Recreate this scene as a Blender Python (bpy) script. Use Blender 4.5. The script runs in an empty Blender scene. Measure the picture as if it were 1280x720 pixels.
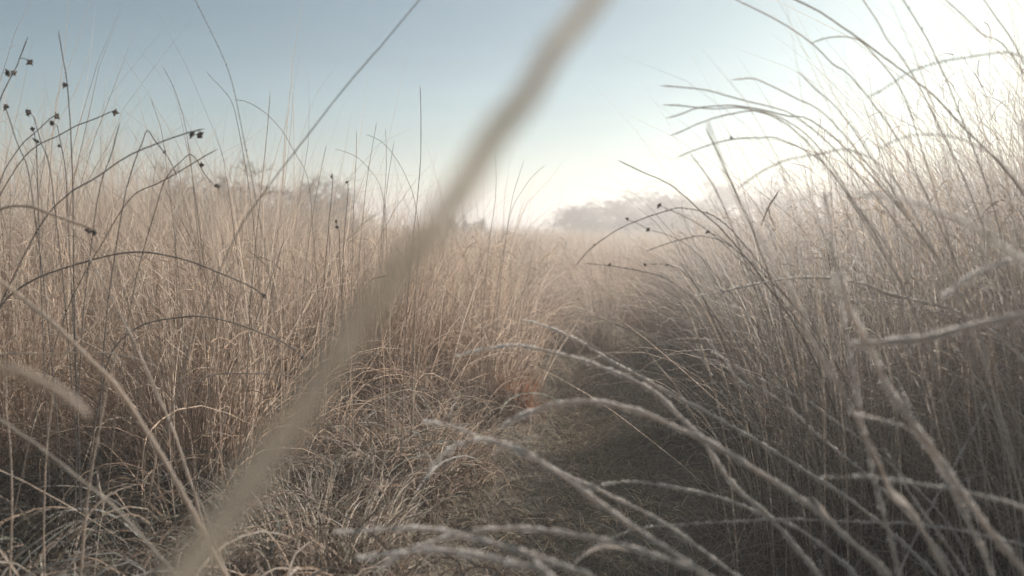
import bpy, math, random
import numpy as np
from mathutils import Vector, Matrix

# ------------------------------------------------------------------ camera, sky, sun, exposure
SC = bpy.context.scene
COL = SC.collection
R = math.radians
CAM_Z = 0.80
FPX = 1004.0                       # focal length in photo pixels (1280 wide)
PITCH = math.atan(80.0 / FPX)      # horizon lies 80 px above the middle row

cam_data = bpy.data.cameras.new('camera')
cam_data.sensor_width = 36.0
cam_data.lens = 36.0 * FPX / 1280.0
cam_data.clip_start = 0.02
cam_data.clip_end = 2000.0
cam_data.dof.use_dof = True
cam_data.dof.focus_distance = 2.3
cam_data.dof.aperture_fstop = 2.7
cam = bpy.data.objects.new('camera', cam_data)
COL.objects.link(cam)
cam.location = (0, 0, CAM_Z)
cam.rotation_euler = (math.pi / 2 - PITCH, 0, 0)
SC.camera = cam

SUN_AZ, SUN_EL = R(43), R(24)      # right of the view direction, above the horizon
world = bpy.data.worlds.new('World')
SC.world = world
world.use_nodes = True
wn = world.node_tree
wn.nodes.clear()
w_out = wn.nodes.new('ShaderNodeOutputWorld')
w_bg = wn.nodes.new('ShaderNodeBackground')
w_sky = wn.nodes.new('ShaderNodeTexSky')
w_sky.sky_type = 'NISHITA'
w_sky.sun_disc = False
w_sky.sun_elevation = SUN_EL
w_sky.sun_rotation = SUN_AZ
w_sky.air_density = 0.75
w_sky.dust_density = 0.75
w_sky.ozone_density = 1.5
w_bg.inputs['Strength'].default_value = 0.060
w_tint = wn.nodes.new('ShaderNodeMix')         # added colour grade, tints and dims the whole sky evenly
w_tint.data_type = 'RGBA'; w_tint.blend_type = 'MULTIPLY'; w_tint.inputs['Factor'].default_value = 1.0
w_tint.inputs['B'].default_value = (0.80, 0.955, 0.82, 1)
w_tc = wn.nodes.new('ShaderNodeTexCoord'); w_map = wn.nodes.new('ShaderNodeMapping')
w_map.inputs['Scale'].default_value = (1.0, 1.6, 9.0); w_map.inputs['Rotation'].default_value = (0.05, -0.10, 0.3)
w_noise = wn.nodes.new('ShaderNodeTexNoise'); w_noise.inputs['Scale'].default_value = 1.6; w_noise.inputs['Detail'].default_value = 6
w_rng = wn.nodes.new('ShaderNodeMapRange')      # faint streaks of high cirrus over the whole sky
w_rng.inputs['From Min'].default_value = 0.45; w_rng.inputs['From Max'].default_value = 0.75
w_rng.inputs['To Min'].default_value = 0.98; w_rng.inputs['To Max'].default_value = 1.14
w_cir = wn.nodes.new('ShaderNodeVectorMath'); w_cir.operation = 'SCALE'
wn.links.new(w_tc.outputs['Generated'], w_map.inputs['Vector']); wn.links.new(w_map.outputs[0], w_noise.inputs['Vector'])
wn.links.new(w_noise.outputs['Fac'], w_rng.inputs['Value']); wn.links.new(w_rng.outputs[0], w_cir.inputs['Scale'])
wn.links.new(w_sky.outputs[0], w_cir.inputs[0]); wn.links.new(w_cir.outputs[0], w_tint.inputs['A'])
wn.links.new(w_tint.outputs['Result'], w_bg.inputs['Color'])
wn.links.new(w_bg.outputs[0], w_out.inputs['Surface'])

sun_data = bpy.data.lights.new('sun', 'SUN')
sun_data.energy = 5.0
sun_data.angle = R(0.53)
sun_data.color = (1.0, 0.94, 0.87)
sun = bpy.data.objects.new('sun', sun_data)
COL.objects.link(sun)
sun_dir = Vector((math.sin(SUN_AZ) * math.cos(SUN_EL), math.cos(SUN_AZ) * math.cos(SUN_EL), math.sin(SUN_EL)))
sun.rotation_euler = sun_dir.to_track_quat('Z', 'Y').to_euler()
sun.location = (20, 20, 30)

SC.view_settings.view_transform = 'Standard'
SC.view_settings.look = 'None'
SC.view_settings.gamma = 1.0
SC.view_settings.exposure = 0.68
SC.view_settings.use_curve_mapping = False
SC.render.engine = 'CYCLES'
cy = SC.cycles
cy.max_bounces = 10
cy.diffuse_bounces = 6
cy.glossy_bounces = 2
cy.transmission_bounces = 5
cy.transparent_max_bounces = 8
cy.volume_bounces = 1
cy.use_denoising = True
cy.sample_clamp_indirect = 4.0
SC.render.use_motion_blur = False

rng = np.random.default_rng(11)
random.seed(5)

# ------------------------------------------------------------------ helpers
def tag(o, label=None, cat=None, group=None, kind=None):
    if label: o['label'] = label
    if cat: o['category'] = cat
    if group: o['group'] = group
    if kind: o['kind'] = kind
    return o

def ground_z(x, y):
    """height of the ground: gently uneven, the trodden path a little lower, a slow rise far off"""
    x = np.asarray(x, float); y = np.asarray(y, float)
    r = np.sqrt(x * x + y * y)
    z = 0.025 * np.sin(1.7 * x + 0.6) * np.cos(1.3 * y) + 0.018 * np.sin(3.1 * y + 2.0 * x)
    z = z * np.clip(r / 1.5, 0, 1)
    d = np.abs(x - path_x(y))
    z = z - 0.05 * np.exp(-(d / 0.30) ** 4)
    z = z + 0.9 * np.clip((r - 90) / 200.0, 0, 1) ** 1.3
    return z

PY = np.array([-6, 0.0, 1.8, 2.5, 3.5, 4.9, 6.0, 7.0, 8.0, 14.0])
PX = np.array([-0.2, -0.05, 0.12, 0.26, 0.38, 0.53, 0.88, 1.6, 2.8, 10.0])
def path_x(y):
    return np.interp(y, PY, PX)

def unproject(px, py, d):
    """photo pixel and depth along the view axis -> point in the place"""
    u = (px - 640.0) / FPX
    v = (360.0 - py) / FPX
    c, s = math.cos(PITCH), math.sin(PITCH)
    return np.array([u * d, d * (c + v * s), CAM_Z + d * (-s + v * c)])

def build_mesh(name, verts, faces, mat, col=None, smooth=True):
    """faces: (n,3) or (n,4) int array; col: per-vertex rgb"""
    verts = np.asarray(verts, np.float32).reshape(-1, 3)
    faces = np.asarray(faces, np.int32)
    n, k = faces.shape
    me = bpy.data.meshes.new(name)
    me.vertices.add(len(verts)); me.vertices.foreach_set('co', verts.ravel())
    me.loops.add(n * k); me.loops.foreach_set('vertex_index', faces.ravel())
    me.polygons.add(n)
    me.polygons.foreach_set('loop_start', np.arange(0, n * k, k, dtype=np.int32))
    me.polygons.foreach_set('use_smooth', np.full(n, smooth, dtype=bool))
    me.update(calc_edges=True)
    if col is not None:
        a = me.attributes.new('tint', 'FLOAT_COLOR', 'POINT')
        c4 = np.ones((len(verts), 4), np.float32); c4[:, :3] = col
        a.data.foreach_set('color', c4.ravel())
    me.materials.append(mat)
    return me

def link(name, me, parent=None):
    o = bpy.data.objects.new(name, me)
    COL.objects.link(o)
    if parent is not None:
        o.parent = parent
        if name in ('frost', 'seed_spike'):
            o['kind'] = 'stuff'
    return o

def empty(name, loc):
    o = bpy.data.objects.new(name, None)
    o.empty_display_size = 0.05
    COL.objects.link(o)
    o.location = [float(v) for v in loc]
    return o

# ------------------------------------------------------------------ materials
def new_mat(name):
    m = bpy.data.materials.new(name); m.use_nodes = True
    nt = m.node_tree; nt.nodes.clear()
    return m, nt, nt.nodes.new('ShaderNodeOutputMaterial')

def grass_material(name, frost=0.35, trans=0.35, noise_scale=55.0, rough=0.6):
    m, nt, out = new_mat(name)
    N, L = nt.nodes.new, nt.links.new
    at = N('ShaderNodeAttribute'); at.attribute_name = 'tint'
    geo = N('ShaderNodeNewGeometry')
    no = N('ShaderNodeTexNoise'); no.inputs['Scale'].default_value = noise_scale; no.inputs['Detail'].default_value = 3
    L(geo.outputs['Position'], no.inputs['Vector'])
    # brown speckle and fibres
    r1 = N('ShaderNodeMapRange'); r1.inputs['From Min'].default_value = 0.3; r1.inputs['From Max'].default_value = 0.75
    r1.inputs['To Min'].default_value = 0.72; r1.inputs['To Max'].default_value = 1.18
    L(no.outputs['Fac'], r1.inputs['Value'])
    mul = N('ShaderNodeVectorMath'); mul.operation = 'SCALE'
    L(at.outputs['Color'], mul.inputs[0]); L(r1.outputs[0], mul.inputs['Scale'])
    # rime: patchy, off-white
    no2 = N('ShaderNodeTexNoise'); no2.inputs['Scale'].default_value = noise_scale * 3.1; no2.inputs['Detail'].default_value = 4
    L(geo.outputs['Position'], no2.inputs['Vector'])
    r2 = N('ShaderNodeMapRange'); r2.inputs['From Min'].default_value = 0.42; r2.inputs['From Max'].default_value = 0.68
    r2.inputs['To Min'].default_value = 0.0; r2.inputs['To Max'].default_value = frost
    L(no2.outputs['Fac'], r2.inputs['Value'])
    mix = N('ShaderNodeMix'); mix.data_type = 'RGBA'
    L(r2.outputs[0], mix.inputs['Factor']); L(mul.outputs[0], mix.inputs['A'])
    mix.inputs['B'].default_value = (0.80, 0.74, 0.69, 1)
    ps = N('ShaderNodeBsdfPrincipled'); ps.inputs['Roughness'].default_value = rough
    ps.inputs['Specular IOR Level'].default_value = 0.25
    tr = N('ShaderNodeBsdfTranslucent')
    L(mix.outputs['Result'], ps.inputs['Base Color']); L(mix.outputs['Result'], tr.inputs['Color'])
    ms = N('ShaderNodeMixShader'); ms.inputs[0].default_value = trans
    L(ps.outputs[0], ms.inputs[1]); L(tr.outputs[0], ms.inputs[2])
    L(ms.outputs[0], out.inputs['Surface'])
    return m

M_GRASS = grass_material('dry_grass', frost=0.40, trans=0.5)
M_FROSTED = grass_material('frosted_grass', frost=0.75, trans=0.46)
M_STALK = grass_material('straw_stalk', frost=0.6, trans=0.38, noise_scale=160)
M_TWIG = grass_material('frosted_twig', frost=0.40, trans=0.0, noise_scale=6)
M_NEAR = grass_material('pale_stalk', frost=0.75, trans=0.62, noise_scale=120)
M_RUST = grass_material('rust_leaf', frost=0.12, trans=0.45)
M_DARK = grass_material('dark_seed', frost=0.22, trans=0.0, noise_scale=400)

def frost_material():
    m, nt, out = new_mat('rime_crystals')
    N, L = nt.nodes.new, nt.links.new
    ps = N('ShaderNodeBsdfPrincipled'); ps.inputs['Base Color'].default_value = (0.86, 0.81, 0.76, 1)
    ps.inputs['Roughness'].default_value = 0.35
    tr = N('ShaderNodeBsdfTranslucent'); tr.inputs['Color'].default_value = (0.86, 0.81, 0.76, 1)
    ms = N('ShaderNodeMixShader'); ms.inputs[0].default_value = 0.45
    L(ps.outputs[0], ms.inputs[1]); L(tr.outputs[0], ms.inputs[2]); L(ms.outputs[0], out.inputs['Surface'])
    return m
M_FROST = frost_material()

def ice_material():
    m, nt, out = new_mat('clear_ice')
    N, L = nt.nodes.new, nt.links.new
    ps = N('ShaderNodeBsdfPrincipled'); ps.inputs['Base Color'].default_value = (0.95, 0.97, 1, 1)
    ps.inputs['Roughness'].default_value = 0.12; ps.inputs['IOR'].default_value = 1.31
    ps.inputs['Transmission Weight'].default_value = 0.85
    L(ps.outputs[0], out.inputs['Surface'])
    return m
M_ICE = ice_material()

def ground_material():
    m, nt, out = new_mat('field_ground')
    N, L = nt.nodes.new, nt.links.new
    geo = N('ShaderNodeNewGeometry')
    n1 = N('ShaderNodeTexNoise'); n1.inputs['Scale'].default_value = 1.3; n1.inputs['Detail'].default_value = 8; n1.inputs['Roughness'].default_value = 0.7
    n2 = N('ShaderNodeTexNoise'); n2.inputs['Scale'].default_value = 26; n2.inputs['Detail'].default_value = 6; n2.inputs['Roughness'].default_value = 0.75
    L(geo.outputs['Position'], n1.inputs['Vector']); L(geo.outputs['Position'], n2.inputs['Vector'])
    at = N('ShaderNodeAttribute'); at.attribute_name = 'tint'
    cr = N('ShaderNodeValToRGB')
    cr.color_ramp.elements[0].position = 0.30; cr.color_ramp.elements[0].color = (0.45, 0.42, 0.36, 1)
    cr.color_ramp.elements[1].position = 0.72; cr.color_ramp.elements[1].color = (1.5, 1.5, 1.5, 1)
    L(n2.outputs['Fac'], cr.inputs['Fac'])
    mu = N('ShaderNodeVectorMath'); mu.operation = 'MULTIPLY'
    L(at.outputs['Color'], mu.inputs[0]); L(cr.outputs['Color'], mu.inputs[1])
    r2 = N('ShaderNodeMapRange'); r2.inputs['From Min'].default_value = 0.48; r2.inputs['From Max'].default_value = 0.75
    r2.inputs['To Min'].default_value = 0; r2.inputs['To Max'].default_value = 0.35
    L(n1.outputs['Fac'], r2.inputs['Value'])
    mix = N('ShaderNodeMix'); mix.data_type = 'RGBA'; mix.inputs['B'].default_value = (0.45, 0.43, 0.40, 1)
    L(r2.outputs[0], mix.inputs['Factor']); L(mu.outputs[0], mix.inputs['A'])
    ps = N('ShaderNodeBsdfPrincipled'); ps.inputs['Roughness'].default_value = 0.9
    L(mix.outputs['Result'], ps.inputs['Base Color'])
    bp = N('ShaderNodeBump'); bp.inputs['Strength'].default_value = 0.8; bp.inputs['Distance'].default_value = 0.03
    L(n2.outputs['Fac'], bp.inputs['Height']); L(bp.outputs[0], ps.inputs['Normal'])
    L(ps.outputs[0], out.inputs['Surface'])
    return m
M_GROUND = ground_material()

# ------------------------------------------------------------------ ground, one sheet out to the horizon
def make_ground():
    def axis(lo, hi):
        a = np.concatenate([np.linspace(-290, -60, 14)[:-1], np.linspace(-60, -10, 22)[:-1],
                            np.linspace(-10, 10, 161), np.linspace(10, 60, 22)[1:], np.linspace(60, 290, 14)[1:]])
        return a
    ax = axis(0, 0); n = len(ax)
    X, Y = np.meshgrid(ax, ax, indexing='ij')
    Z = ground_z(X, Y)
    v = np.stack([X, Y, Z], -1).reshape(-1, 3)
    i, j = np.meshgrid(np.arange(n - 1), np.arange(n - 1), indexing='ij')
    a = (i * n + j).ravel()
    f = np.stack([a, a + n, a + n + 1, a + 1], -1)
    d = np.abs(X - path_x(Y)).reshape(-1)
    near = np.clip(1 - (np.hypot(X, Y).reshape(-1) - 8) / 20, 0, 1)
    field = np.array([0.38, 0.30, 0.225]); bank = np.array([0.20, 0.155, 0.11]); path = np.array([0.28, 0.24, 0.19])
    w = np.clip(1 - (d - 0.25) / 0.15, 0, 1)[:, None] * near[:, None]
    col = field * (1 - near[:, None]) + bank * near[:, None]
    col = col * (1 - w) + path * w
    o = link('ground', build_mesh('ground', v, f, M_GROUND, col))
    tag(o, kind='structure')
make_ground()

# ------------------------------------------------------------------ blades of grass, many at once
def blade_arrays(base, L, az, p0, p1, w, segs, col, azd=0.0, pw=1.6, wob=0.10, roll=None, tipcol=None):
    """ribbons that leave the ground at pitch p0 (0 = straight up) and bend to p1 at the tip"""
    n = len(base)
    s = (np.arange(segs) + 0.5) / segs
    az = az[:, None] + (azd if np.isscalar(azd) else azd[:, None]) * s[None]
    az = az + rng.normal(0, wob, (n, segs)).cumsum(1)
    pitch = p0[:, None] + (p1 - p0)[:, None] * s[None] ** pw + rng.normal(0, wob * 0.5, (n, segs))
    d = np.stack([np.sin(pitch) * np.cos(az), np.sin(pitch) * np.sin(az), np.cos(pitch)], -1)
    pts = np.concatenate([np.zeros((n, 1, 3)), np.cumsum(d, 1)], 1) * (L / segs)[:, None, None] + base[:, None]
    gz = ground_z(pts[..., 0], pts[..., 1]) + 0.004
    pts[..., 2] = np.where(np.arange(segs + 1)[None] > 0, np.maximum(pts[..., 2], gz), pts[..., 2])
    dd = np.concatenate([d, d[:, -1:]], 1)
    aa = np.concatenate([az, az[:, -1:]], 1)
    side = np.stack([-np.sin(aa), np.cos(aa), np.zeros_like(aa)], -1)
    nor = np.cross(side, dd)
    if roll is None:
        roll = rng.uniform(-1.5, 1.5, n)
    rr = roll[:, None, None]
    side = side * np.cos(rr) + nor * np.sin(rr)
    t = np.linspace(0, 1, segs + 1)
    tap = np.minimum(1, 0.75 + t * 1.2) * (1 - t ** 3) + 0.10
    hw = (w[:, None] * 0.5 * tap[None])[..., None]
    V = np.stack([pts - side * hw, pts + side * hw], 2)        # n, segs+1, 2, 3
    k = np.arange(segs)
    f1 = np.stack([2 * k, 2 * k + 1, 2 * k + 3, 2 * k + 2], -1)
    F = (np.arange(n)[:, None, None] * (2 * (segs + 1)) + f1[None]).reshape(-1, 4)
    C = np.broadcast_to(col[:, None, None, :], (n, segs + 1, 2, 3))
    if tipcol is not None:
        m = (t ** 1.5)[None, :, None, None] * 0.7
        C = C * (1 - m) + np.asarray(tipcol)[None, None, None] * m
    return V.reshape(-1, 3), F, np.ascontiguousarray(C).reshape(-1, 3)

def join_arrays(parts):
    vs, fs, cs = [], [], []; o = 0
    for v, f, c in parts:
        vs.append(v); fs.append(f + o); cs.append(c); o += len(v)
    return np.concatenate(vs), np.concatenate(fs), np.concatenate(cs)

STRAW = np.array([[0.40, 0.305, 0.215], [0.46, 0.365, 0.27], [0.33, 0.24, 0.165], [0.50, 0.42, 0.325], [0.26, 0.18, 0.12]])
GREY = np.array([[0.36, 0.32, 0.26], [0.42, 0.39, 0.34], [0.27, 0.24, 0.19], [0.22, 0.22, 0.155], [0.48, 0.45, 0.41]])
PALE = np.array([[0.48, 0.42, 0.34], [0.53, 0.48, 0.41], [0.40, 0.34, 0.26], [0.34, 0.28, 0.21]])
RUST = np.array([[0.50, 0.22, 0.11], [0.54, 0.28, 0.15], [0.38, 0.16, 0.08], [0.44, 0.33, 0.23]])
GREEN = np.array([[0.21, 0.23, 0.155], [0.33, 0.34, 0.27], [0.46, 0.46, 0.42]])
TURF = np.array([[0.15, 0.135, 0.095], [0.20, 0.175, 0.13], [0.13, 0.13, 0.085], [0.27, 0.24, 0.19]])

STRAW = STRAW * [1.33, 1.245, 1.225]; GREY = GREY * [1.45, 1.30, 1.16]; PALE = PALE * [1.06, 0.94, 0.87]
TURF = TURF * [2.2, 1.95, 1.75]

def pick(pal, n, jit=0.14):
    c = pal[rng.integers(0, len(pal), n)] * rng.normal(1, jit, (n, 1))
    return np.clip(c, 0.02, 0.8)

def tufts(centres, per, radius):
    """spread points round tuft centres; returns base xy, outward azimuth, radial share"""
    idx = np.repeat(np.arange(len(centres)), per)
    n = len(idx)
    r = radius * np.sqrt(rng.random(n)); a = rng.uniform(0, 2 * math.pi, n)
    xy = centres[idx] + np.stack([r * np.cos(a), r * np.sin(a)], -1)
    return xy, a, r / radius, idx

def ground_base(xy):
    return np.column_stack([xy, ground_z(xy[:, 0], xy[:, 1]) - 0.01])

def scatter(x0, x1, y0, y1, n):
    return np.column_stack([rng.uniform(x0, x1, n), rng.uniform(y0, y1, n)])

def off_path(xy, gap):
    return np.abs(xy[:, 0] - path_x(xy[:, 1])) > gap

def toward(az, target, amt):
    """pull azimuths towards one bearing"""
    x = np.cos(az) * (1 - amt) + np.cos(target) * amt
    y = np.sin(az) * (1 - amt) + np.sin(target) * amt
    return np.arctan2(y, x)

WIND = math.pi + 0.35              # stems lean to the left and a little towards the camera

# --- turf on the path: short and flattened
def make_path_turf():
    n = 16000
    y = rng.uniform(1.4, 8.5, n)
    xy = np.column_stack([path_x(y) + rng.normal(0, 0.20, n), y])
    L = rng.uniform(0.03, 0.10, n)
    a = blade_arrays(ground_base(xy), L, rng.uniform(0, 6.28, n), rng.uniform(0.2, 1.1, n), rng.uniform(1.0, 2.3, n),
                     rng.uniform(0.0022, 0.0045, n), 4, pick(TURF, n), azd=rng.normal(0, 0.8, n))
    n2 = 1400                       # fallen straws lying across the path
    y = rng.uniform(1.5, 7.0, n2)
    xy = np.column_stack([path_x(y) + rng.normal(0, 0.25, n2), y])
    b = blade_arrays(ground_base(xy) + [0, 0, 0.02], rng.uniform(0.08, 0.3, n2), rng.uniform(0, 6.28, n2), rng.uniform(1.35, 1.55, n2),
                     rng.uniform(1.5, 1.75, n2), rng.uniform(0.0015, 0.003, n2), 5, pick(GREY, n2) * 0.7, azd=rng.normal(0, 0.7, n2))
    v, f, c = join_arrays([a, b])
    tag(link('path_turf', build_mesh('path_turf', v, f, M_GRASS, c)),
        'short flattened dark turf on the trodden path between the banks', 'turf', kind='stuff')
make_path_turf()

# --- low curled leaves along the near left of the path and at the foot of both banks
def make_curled_grass():
    parts = []
    c = scatter(-2.4, 0.25, 1.1, 4.2, 360)
    c = c[(c[:, 0] < path_x(c[:, 1]) - np.interp(c[:, 1], [1.6, 2.4], [0.26, 0.42]))]
    xy, a, rr, idx = tufts(c, 62, 0.12)
    n = len(xy)
    L = rng.uniform(0.16, 0.46, n)
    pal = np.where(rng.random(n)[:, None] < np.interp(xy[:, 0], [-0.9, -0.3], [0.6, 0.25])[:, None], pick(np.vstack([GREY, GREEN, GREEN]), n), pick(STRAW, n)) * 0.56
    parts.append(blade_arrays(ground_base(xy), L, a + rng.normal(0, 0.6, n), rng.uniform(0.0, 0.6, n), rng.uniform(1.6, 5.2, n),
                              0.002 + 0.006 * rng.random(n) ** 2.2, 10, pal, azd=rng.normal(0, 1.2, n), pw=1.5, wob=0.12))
    c = scatter(0.35, 3.2, 1.0, 5.0, 170)
    c = c[(c[:, 0] > path_x(c[:, 1]) + 0.24)]
    xy, a, rr, idx = tufts(c, 46, 0.12)
    n = len(xy)
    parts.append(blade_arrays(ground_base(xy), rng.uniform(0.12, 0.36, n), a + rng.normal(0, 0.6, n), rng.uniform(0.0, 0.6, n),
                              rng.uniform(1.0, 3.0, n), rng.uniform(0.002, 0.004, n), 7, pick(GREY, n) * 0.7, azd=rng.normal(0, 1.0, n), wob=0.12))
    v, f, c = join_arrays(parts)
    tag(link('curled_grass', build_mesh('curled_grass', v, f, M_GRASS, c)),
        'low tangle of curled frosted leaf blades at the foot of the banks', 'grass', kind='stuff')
make_curled_grass()

def leaf_shards(c, n, zlo, zhi, pal, wlo, whi, lean=None):
    """short dead leaves that stick out from the stems part-way up"""
    xy = c[rng.integers(0, len(c), n)] + rng.normal(0, 0.12, (n, 2))
    b = ground_base(xy); b[:, 2] += rng.uniform(zlo, zhi, n)
    az = rng.uniform(0, 6.28, n)
    if lean is not None: az = toward(az, lean, 0.3)
    return blade_arrays(b, rng.uniform(0.07, 0.26, n), az, rng.uniform(0.1, 1.1, n), rng.uniform(1.3, 3.6, n), rng.uniform(wlo, whi, n), 6,
                        pick(pal, n), azd=rng.normal(0, 1.2, n), pw=1.3, wob=0.14)

def leaning_stems(c, n, pal, lean=None):
    """stiff broken stems propped at all angles through the stand"""
    xy = c[rng.integers(0, len(c), n)] + rng.normal(0, 0.12, (n, 2))
    az = rng.uniform(0, 6.28, n)
    if lean is not None: az = toward(az, lean, 0.25)
    p = rng.uniform(0.3, 1.1, n)
    return blade_arrays(ground_base(xy), rng.uniform(0.4, 1.05, n), az, p, p + rng.uniform(-0.15, 0.5, n), rng.uniform(0.0018, 0.0046, n), 7,
                        pick(pal, n), azd=rng.normal(0, 0.25, n), pw=2.0, wob=0.02)

# --- tall dry grass of the left bank
def make_left_bank():
    parts = []
    c = scatter(-4.2, 0.2, 2.1, 7.5, 300)
    c = c[(c[:, 0] < path_x(c[:, 1]) - 0.42)]
    # the bank is open near the camera towards the path
    c = c[~((c[:, 0] > -0.75) & (c[:, 1] < 3.0))]
    xy, a, rr, idx = tufts(c, 105, 0.15)
    n = len(xy)
    hs = (rng.normal(1.0, 0.16, len(c)) * np.interp(c[:, 0], [-3.5, -1.6, -0.9, -0.4, 0.2], [1.20, 1.12, 0.97, 0.82, 0.74]))[idx]
    L = hs * rng.uniform(0.55, 1.12, n)
    az = a + rng.normal(0, 0.7, n)
    p0 = 0.03 + 0.34 * rr * rng.random(n)
    p1 = np.abs(rng.normal(0.5, 0.7, n)) + 0.1
    parts.append(blade_arrays(ground_base(xy), L, az, p0, p1, rng.uniform(0.0014, 0.0034, n), 8, pick(STRAW, n) * np.clip(rng.normal(1, 0.2, len(c)), 0.5, 1.35)[idx][:, None], azd=rng.normal(0, 0.8, n), pw=1.8, wob=0.11,
                              tipcol=(0.50, 0.43, 0.35)))
    # bent and broken leaves hanging through the stand
    xy, a, rr, idx = tufts(c, 60, 0.22)
    n = len(xy)
    L = rng.uniform(0.4, 0.85, n)
    parts.append(blade_arrays(ground_base(xy), L, a, rng.uniform(0.1, 0.45, n), rng.uniform(1.6, 3.6, n), rng.uniform(0.0018, 0.004, n), 10,
                              pick(STRAW, n), azd=rng.normal(0, 1.0, n), pw=1.9, wob=0.10))
    parts.append(leaning_stems(c, 1700, np.vstack([STRAW, PALE])))
    parts.append(leaf_shards(c, 10000, 0.12, 0.72, STRAW, 0.0016, 0.0045))
    # fine wispy tops seen against the sky
    n = 850
    xy = scatter(-3.6, -0.3, 2.3, 6.0, n)
    L = rng.uniform(0.85, 1.18, n) * np.interp(xy[:, 0], [-3.5, -1.2, -0.3], [1.05, 1.0, 0.85])
    parts.append(blade_arrays(ground_base(xy), L, rng.uniform(0, 6.28, n), rng.uniform(0, 0.15, n), rng.uniform(0.05, 0.7, n), rng.uniform(0.0012, 0.0024, n), 8,
                              pick(STRAW, n) * 0.8, pw=2.2, wob=0.03))
    v, f, c = join_arrays(parts)
    tag(link('tall_grass', build_mesh('tall_grass_left', v, f, M_GRASS, c)),
        'dense tall straw-coloured grass covering the bank left of the path', 'grass', kind='stuff')
make_left_bank()

# --- tall frosted grass of the right bank, leaning over to the left
def make_right_bank():
    parts = []
    c = scatter(0.45, 4.4, 1.25, 7.5, 330)
    keep = c[:, 0] > path_x(c[:, 1]) + np.interp(c[:, 1], [1.5, 2.2, 4.2, 5.5], [0.46, 0.62, 0.66, 0.5])
    keep &= ~((c[:, 1] < 2.0) & (c[:, 0] < 0.75))
    c = c[keep]
    xy, a, rr, idx = tufts(c, 105, 0.14)
    n = len(xy)
    hs = (rng.normal(1.0, 0.09, len(c)) * np.interp(c[:, 0] / np.maximum(c[:, 1], 1), [0.15, 0.35, 0.7], [0.86, 1.02, 1.34]))[idx]
    L = hs * rng.uniform(0.55, 1.12, n)
    az = toward(a + rng.normal(0, 0.8, n), WIND, 0.30)
    p0 = 0.03 + 0.42 * rr * rng.random(n)
    p1 = np.abs(rng.normal(0.6, 0.75, n)) + 0.1
    parts.append(blade_arrays(ground_base(xy), L, az, p0, p1, rng.uniform(0.0014, 0.0034, n), 8, pick(np.vstack([PALE, STRAW[:3]]), n) * 0.74 * np.clip(rng.normal(1, 0.2, len(c)), 0.5, 1.35)[idx][:, None], azd=rng.normal(0, 0.7, n), pw=1.8, wob=0.10,
                              tipcol=(0.82, 0.78, 0.74)))
    xy, a, rr, idx = tufts(c, 55, 0.22)
    n = len(xy)
    parts.append(blade_arrays(ground_base(xy), rng.uniform(0.5, 1.0, n), toward(a, WIND, 0.35), rng.uniform(0.1, 0.55, n), rng.uniform(1.4, 2.6, n), rng.uniform(0.0018, 0.004, n), 10,
                              pick(PALE, n) * 0.8, azd=rng.normal(0, 0.6, n), pw=1.9, wob=0.08))
    parts.append(leaning_stems(c, 1900, np.vstack([STRAW[:4], PALE]), WIND))
    parts.append(leaf_shards(c, 12000, 0.20, 0.85, np.vstack([PALE, GREY[[1, 4]]]) * 1.1, 0.0018, 0.0052, WIND))
    # rimed scraps of leaf and flower along the sunlit tops
    top = c[c[:, 0] / c[:, 1] > 0.30]
    n = 11000
    xy = top[rng.integers(0, len(top), n)] + rng.normal(0, 0.13, (n, 2))
    b = ground_base(xy); b[:, 2] += rng.uniform(0.58, 1.0, n) * np.interp(xy[:, 0] / xy[:, 1], [0.3, 0.7], [0.98, 1.38])
    parts.append(blade_arrays(b, rng.uniform(0.03, 0.11, n), toward(rng.uniform(0, 6.28, n), WIND, 0.3), rng.uniform(0.0, 1.0, n), rng.uniform(0.6, 2.2, n), rng.uniform(0.0012, 0.0036, n), 4,
                              np.clip(rng.normal(0.78, 0.07, (n, 1)), 0.5, 0.86) * np.array([[1, 0.95, 0.9]]), azd=rng.normal(0, 0.8, n), pw=1.2, wob=0.12))
    # long arching stems above the stand
    n = 1150
    y = rng.uniform(1.4, 5.5, n); x = y * (0.28 + 0.57 * rng.random(n) ** 0.75)
    xy = np.column_stack([x, y])
    L = rng.uniform(0.95, 1.38, n) * np.interp(x / y, [0.28, 0.8], [0.85, 1.2])
    parts.append(blade_arrays(ground_base(xy), L, toward(rng.uniform(0, 6.28, n), WIND, 0.6), rng.uniform(0.05, 0.25, n), rng.uniform(0.5, 1.7, n), rng.uniform(0.0014, 0.0028, n), 10,
                              pick(PALE, n), pw=2.2, wob=0.03))
    v, f, c = join_arrays(parts)
    tag(link('tall_grass', build_mesh('tall_grass_right', v, f, M_FROSTED, c)),
        'dense tall frosted grass leaning over from the bank right of the path', 'grass', kind='stuff')
make_right_bank()

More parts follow.
